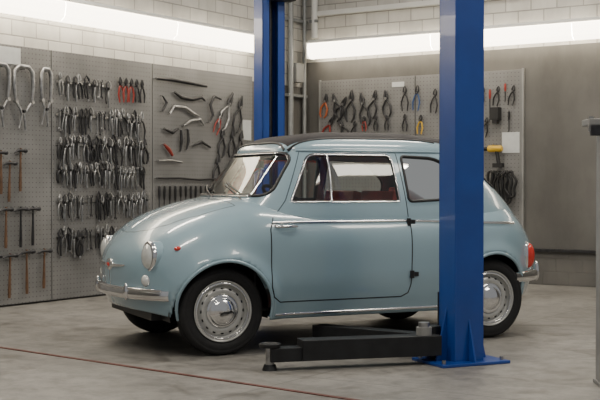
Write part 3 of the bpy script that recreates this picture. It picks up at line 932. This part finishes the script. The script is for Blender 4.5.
# ------------------------------------------------------------------ two-post lift (one object)
PA = V((.864, 6.24, 0))
lift = empty("two_post_lift", Matrix.Translation(PA) @ Matrix.Rotation(math.radians(205), 4, 'Z'))
MI = lift.matrix_world.inverted()
HP = 2.95
def post(name, yb, face):
    p = MB(); w, d, t = .180, .155, .012
    p.box((0, yb-face*(-d/2), HP/2), (w, t, HP), M_BLUE)
    for sx in (-1, 1):
        p.box((sx*(w/2-t/2), yb, HP/2), (t, d, HP), M_BLUE)
        p.box((sx*(w/2-.028), yb-face*(d/2-t/2), HP/2), (.056, t, HP), M_BLUE)
        g0 = sx*(w/2)
        p.prism([(g0, .012), (g0+sx*.07, .012), (g0, .30)], 'y', yb-.006, yb+.006, M_BLUE)
    p.prism([(yb+face*d/2, .012), (yb+face*(d/2+.07), .012), (yb+face*d/2, .26)], 'x', -.006, .006, M_BLUE)
    p.box((0, yb, .008), (.42, .32, .016), M_BLUE)
    for ax_ in (-.18, .18):
        for ay in (-.12, .12): p.cyl((ax_, yb+ay, .014), (ax_, yb+ay, .035), .012, M_STEEL, n=6)
    p.cyl((0, yb-face*.01, .05), (0, yb-face*.01, HP-.05), .018, M_DSTEEL, n=12)
    zc = .22
    p.box((0, yb-face*(d/2+.01), zc), (.15, .06, .30), M_ARM)
    p.box((0, yb, HP+.01), (w+.03, d+.03, .02), M_BLUE)
    ob = p.build(name, bevel=.003); ob.parent = lift
post("post_front", 0, 1); post("post_rear", -2.577, -1)
q = MB(); q.box((-.06, -2.577+.12, 2.36), (.16, .10, .14), M_BLACK); q.cyl((-.10, -2.577+.16, 2.34), (-.10, -2.577+.16, 2.52), .05, M_ARM)
q.box((-.135, -2.47, 2.31), (.03, .06, .03), M_TORG)
ob = q.build("drive_unit", bevel=.004); ob.parent = lift
def W2L(p): return MI @ V(p)
ar = MB()
def beam(p, q, w, h, z, mt):
    p = W2L((*p, z)); q = W2L((*q, z)); d = (q-p); L = d.length; d.normalize()
    R = Matrix(((d.x, -d.y, 0), (d.y, d.x, 0), (0, 0, 1)))
    ar.box((p+q)/2, (L, w, h), mt, R)
beam((.735, 6.20), (.0, 6.0), .12, .105, .10, M_ARM)
beam((.10, 6.03), (-.16, 5.955), .095, .07, .08, M_ARM)
beam((.75, 6.34), (.10, 6.80), .10, .07, .10, M_ARM)
pv = W2L((.72, 6.28, 0)); ar.cyl((pv.x, pv.y, .03), (pv.x, pv.y, .19), .045, M_ARM)
beam((.80, 6.30), (.70, 6.27), .14, .06, .05, M_ARM)
def pad(x, y, z):
    c_ = W2L((x, y, 0))
    ar.cyl((c_.x, c_.y, .03), (c_.x, c_.y, z), .022, M_STEEL)
    ar.cyl((c_.x, c_.y, z), (c_.x, c_.y, z+.014), .052, M_ARM, .057, 24)
    ar.lathe([(.057, z+.014), (.057, z+.020), (.043, z+.020), (.043, z+.016), (0, z+.016)], (c_.x, c_.y, 0), (0, 0, 1), M_BLACK, 24)
    ar.cyl((c_.x, c_.y, .0), (c_.x, c_.y, .03), .04, M_ARM, .03, 20)
pad(-.155, 5.955, .118)
c_ = W2L((.66, 6.18, 0)); ar.cyl((c_.x, c_.y, .15), (c_.x, c_.y, .195), .042, M_GREY); ar.cyl((c_.x, c_.y, .195), (c_.x, c_.y, .22), .03, M_STEEL)
ob = ar.build("swing_arms", bevel=.005); ob.parent = lift

# ------------------------------------------------------------------ grey stand at the right
st = MB()
st.box((1.475, 5.5, .62), (.12, .12, 1.20), M_GREY)
st.box((1.475, 5.5, .01), (.13, .18, .02), M_GREY)
st.box((1.45, 5.5, 1.245), (.20, .16, .03), M_GREY)
st.box((1.42, 5.43, 1.205), (.13, .03, .05), M_DSTEEL)
st.cyl((1.36, 5.44, 1.20), (1.36, 5.44, 1.27), .012, M_STEEL, n=12)
st.build("jack_stand", bevel=.004)

# ------------------------------------------------------------------ added overhead fills, unseen, placed for highlights and reflections
def overhead_fill(x, y, rot, pw, L=1.6, wd=.26):
    M = Matrix.Translation((x, y, 3.7)) @ Matrix.Rotation(rot, 4, 'Z')
    e = empty("overhead_fill", M)
    h = wd/2
    f = MB(); f.prism([(-h-.03, -.03), (-h*.6, .04), (h*.6, .04), (h+.03, -.03), (h+.02, -.03), (h*.57, .03), (-h*.57, .03), (-h-.02, -.03)], 'x', -L/2, L/2, M_WHITE)
    f.box((0, 0, -.012), (L-.04, wd, .03), M_DIFF if wd < .5 else M_DIFF2)
    for sx in (-.5, .5): f.tube([(sx, 0, .04), (sx, 0, .6)], .006, M_STEEL, 6)
    ob = f.build("fill_housing"); ob.parent = e
    l = bpy.data.lights.new("fill_light", 'AREA'); l.shape = 'RECTANGLE'; l.size = L; l.size_y = wd*.8; l.energy = pw; l.color = (1, .93, .82)
    lo = bpy.data.objects.new("fill_light", l); bpy.context.collection.objects.link(lo); lo.parent = e; lo.location = (0, 0, -.045)
ra = math.radians(25)
for x, y, r, p in ((-1.6, 5.2, ra, 48), (1.3, 7.2, ra, 46), (-2.0, 8.4, ra, 42), (0, 2.4, ra, 44), (1.2, 9.8, ra, 36)):  # added out of view to put highlights on roof and hood
    overhead_fill(x, y, r, p)
overhead_fill(3.05, 5.1, ra, 50, 1.7, .95)  # wide unseen panel added to give the door window a broad reflection

# world
w = bpy.data.worlds.new("world"); bpy.context.scene.world = w; w.use_nodes = True
bg = w.node_tree.nodes["Background"]; bg.inputs[0].default_value = (.97, .98, 1.0, 1); bg.inputs[1].default_value = .26

# square the whole building to the world axes
RG = Matrix.Rotation(math.atan2(a, b_), 4, 'Z')
for o_ in list(bpy.data.objects):
    if o_.parent is None: o_.matrix_basis = RG @ o_.matrix_basis
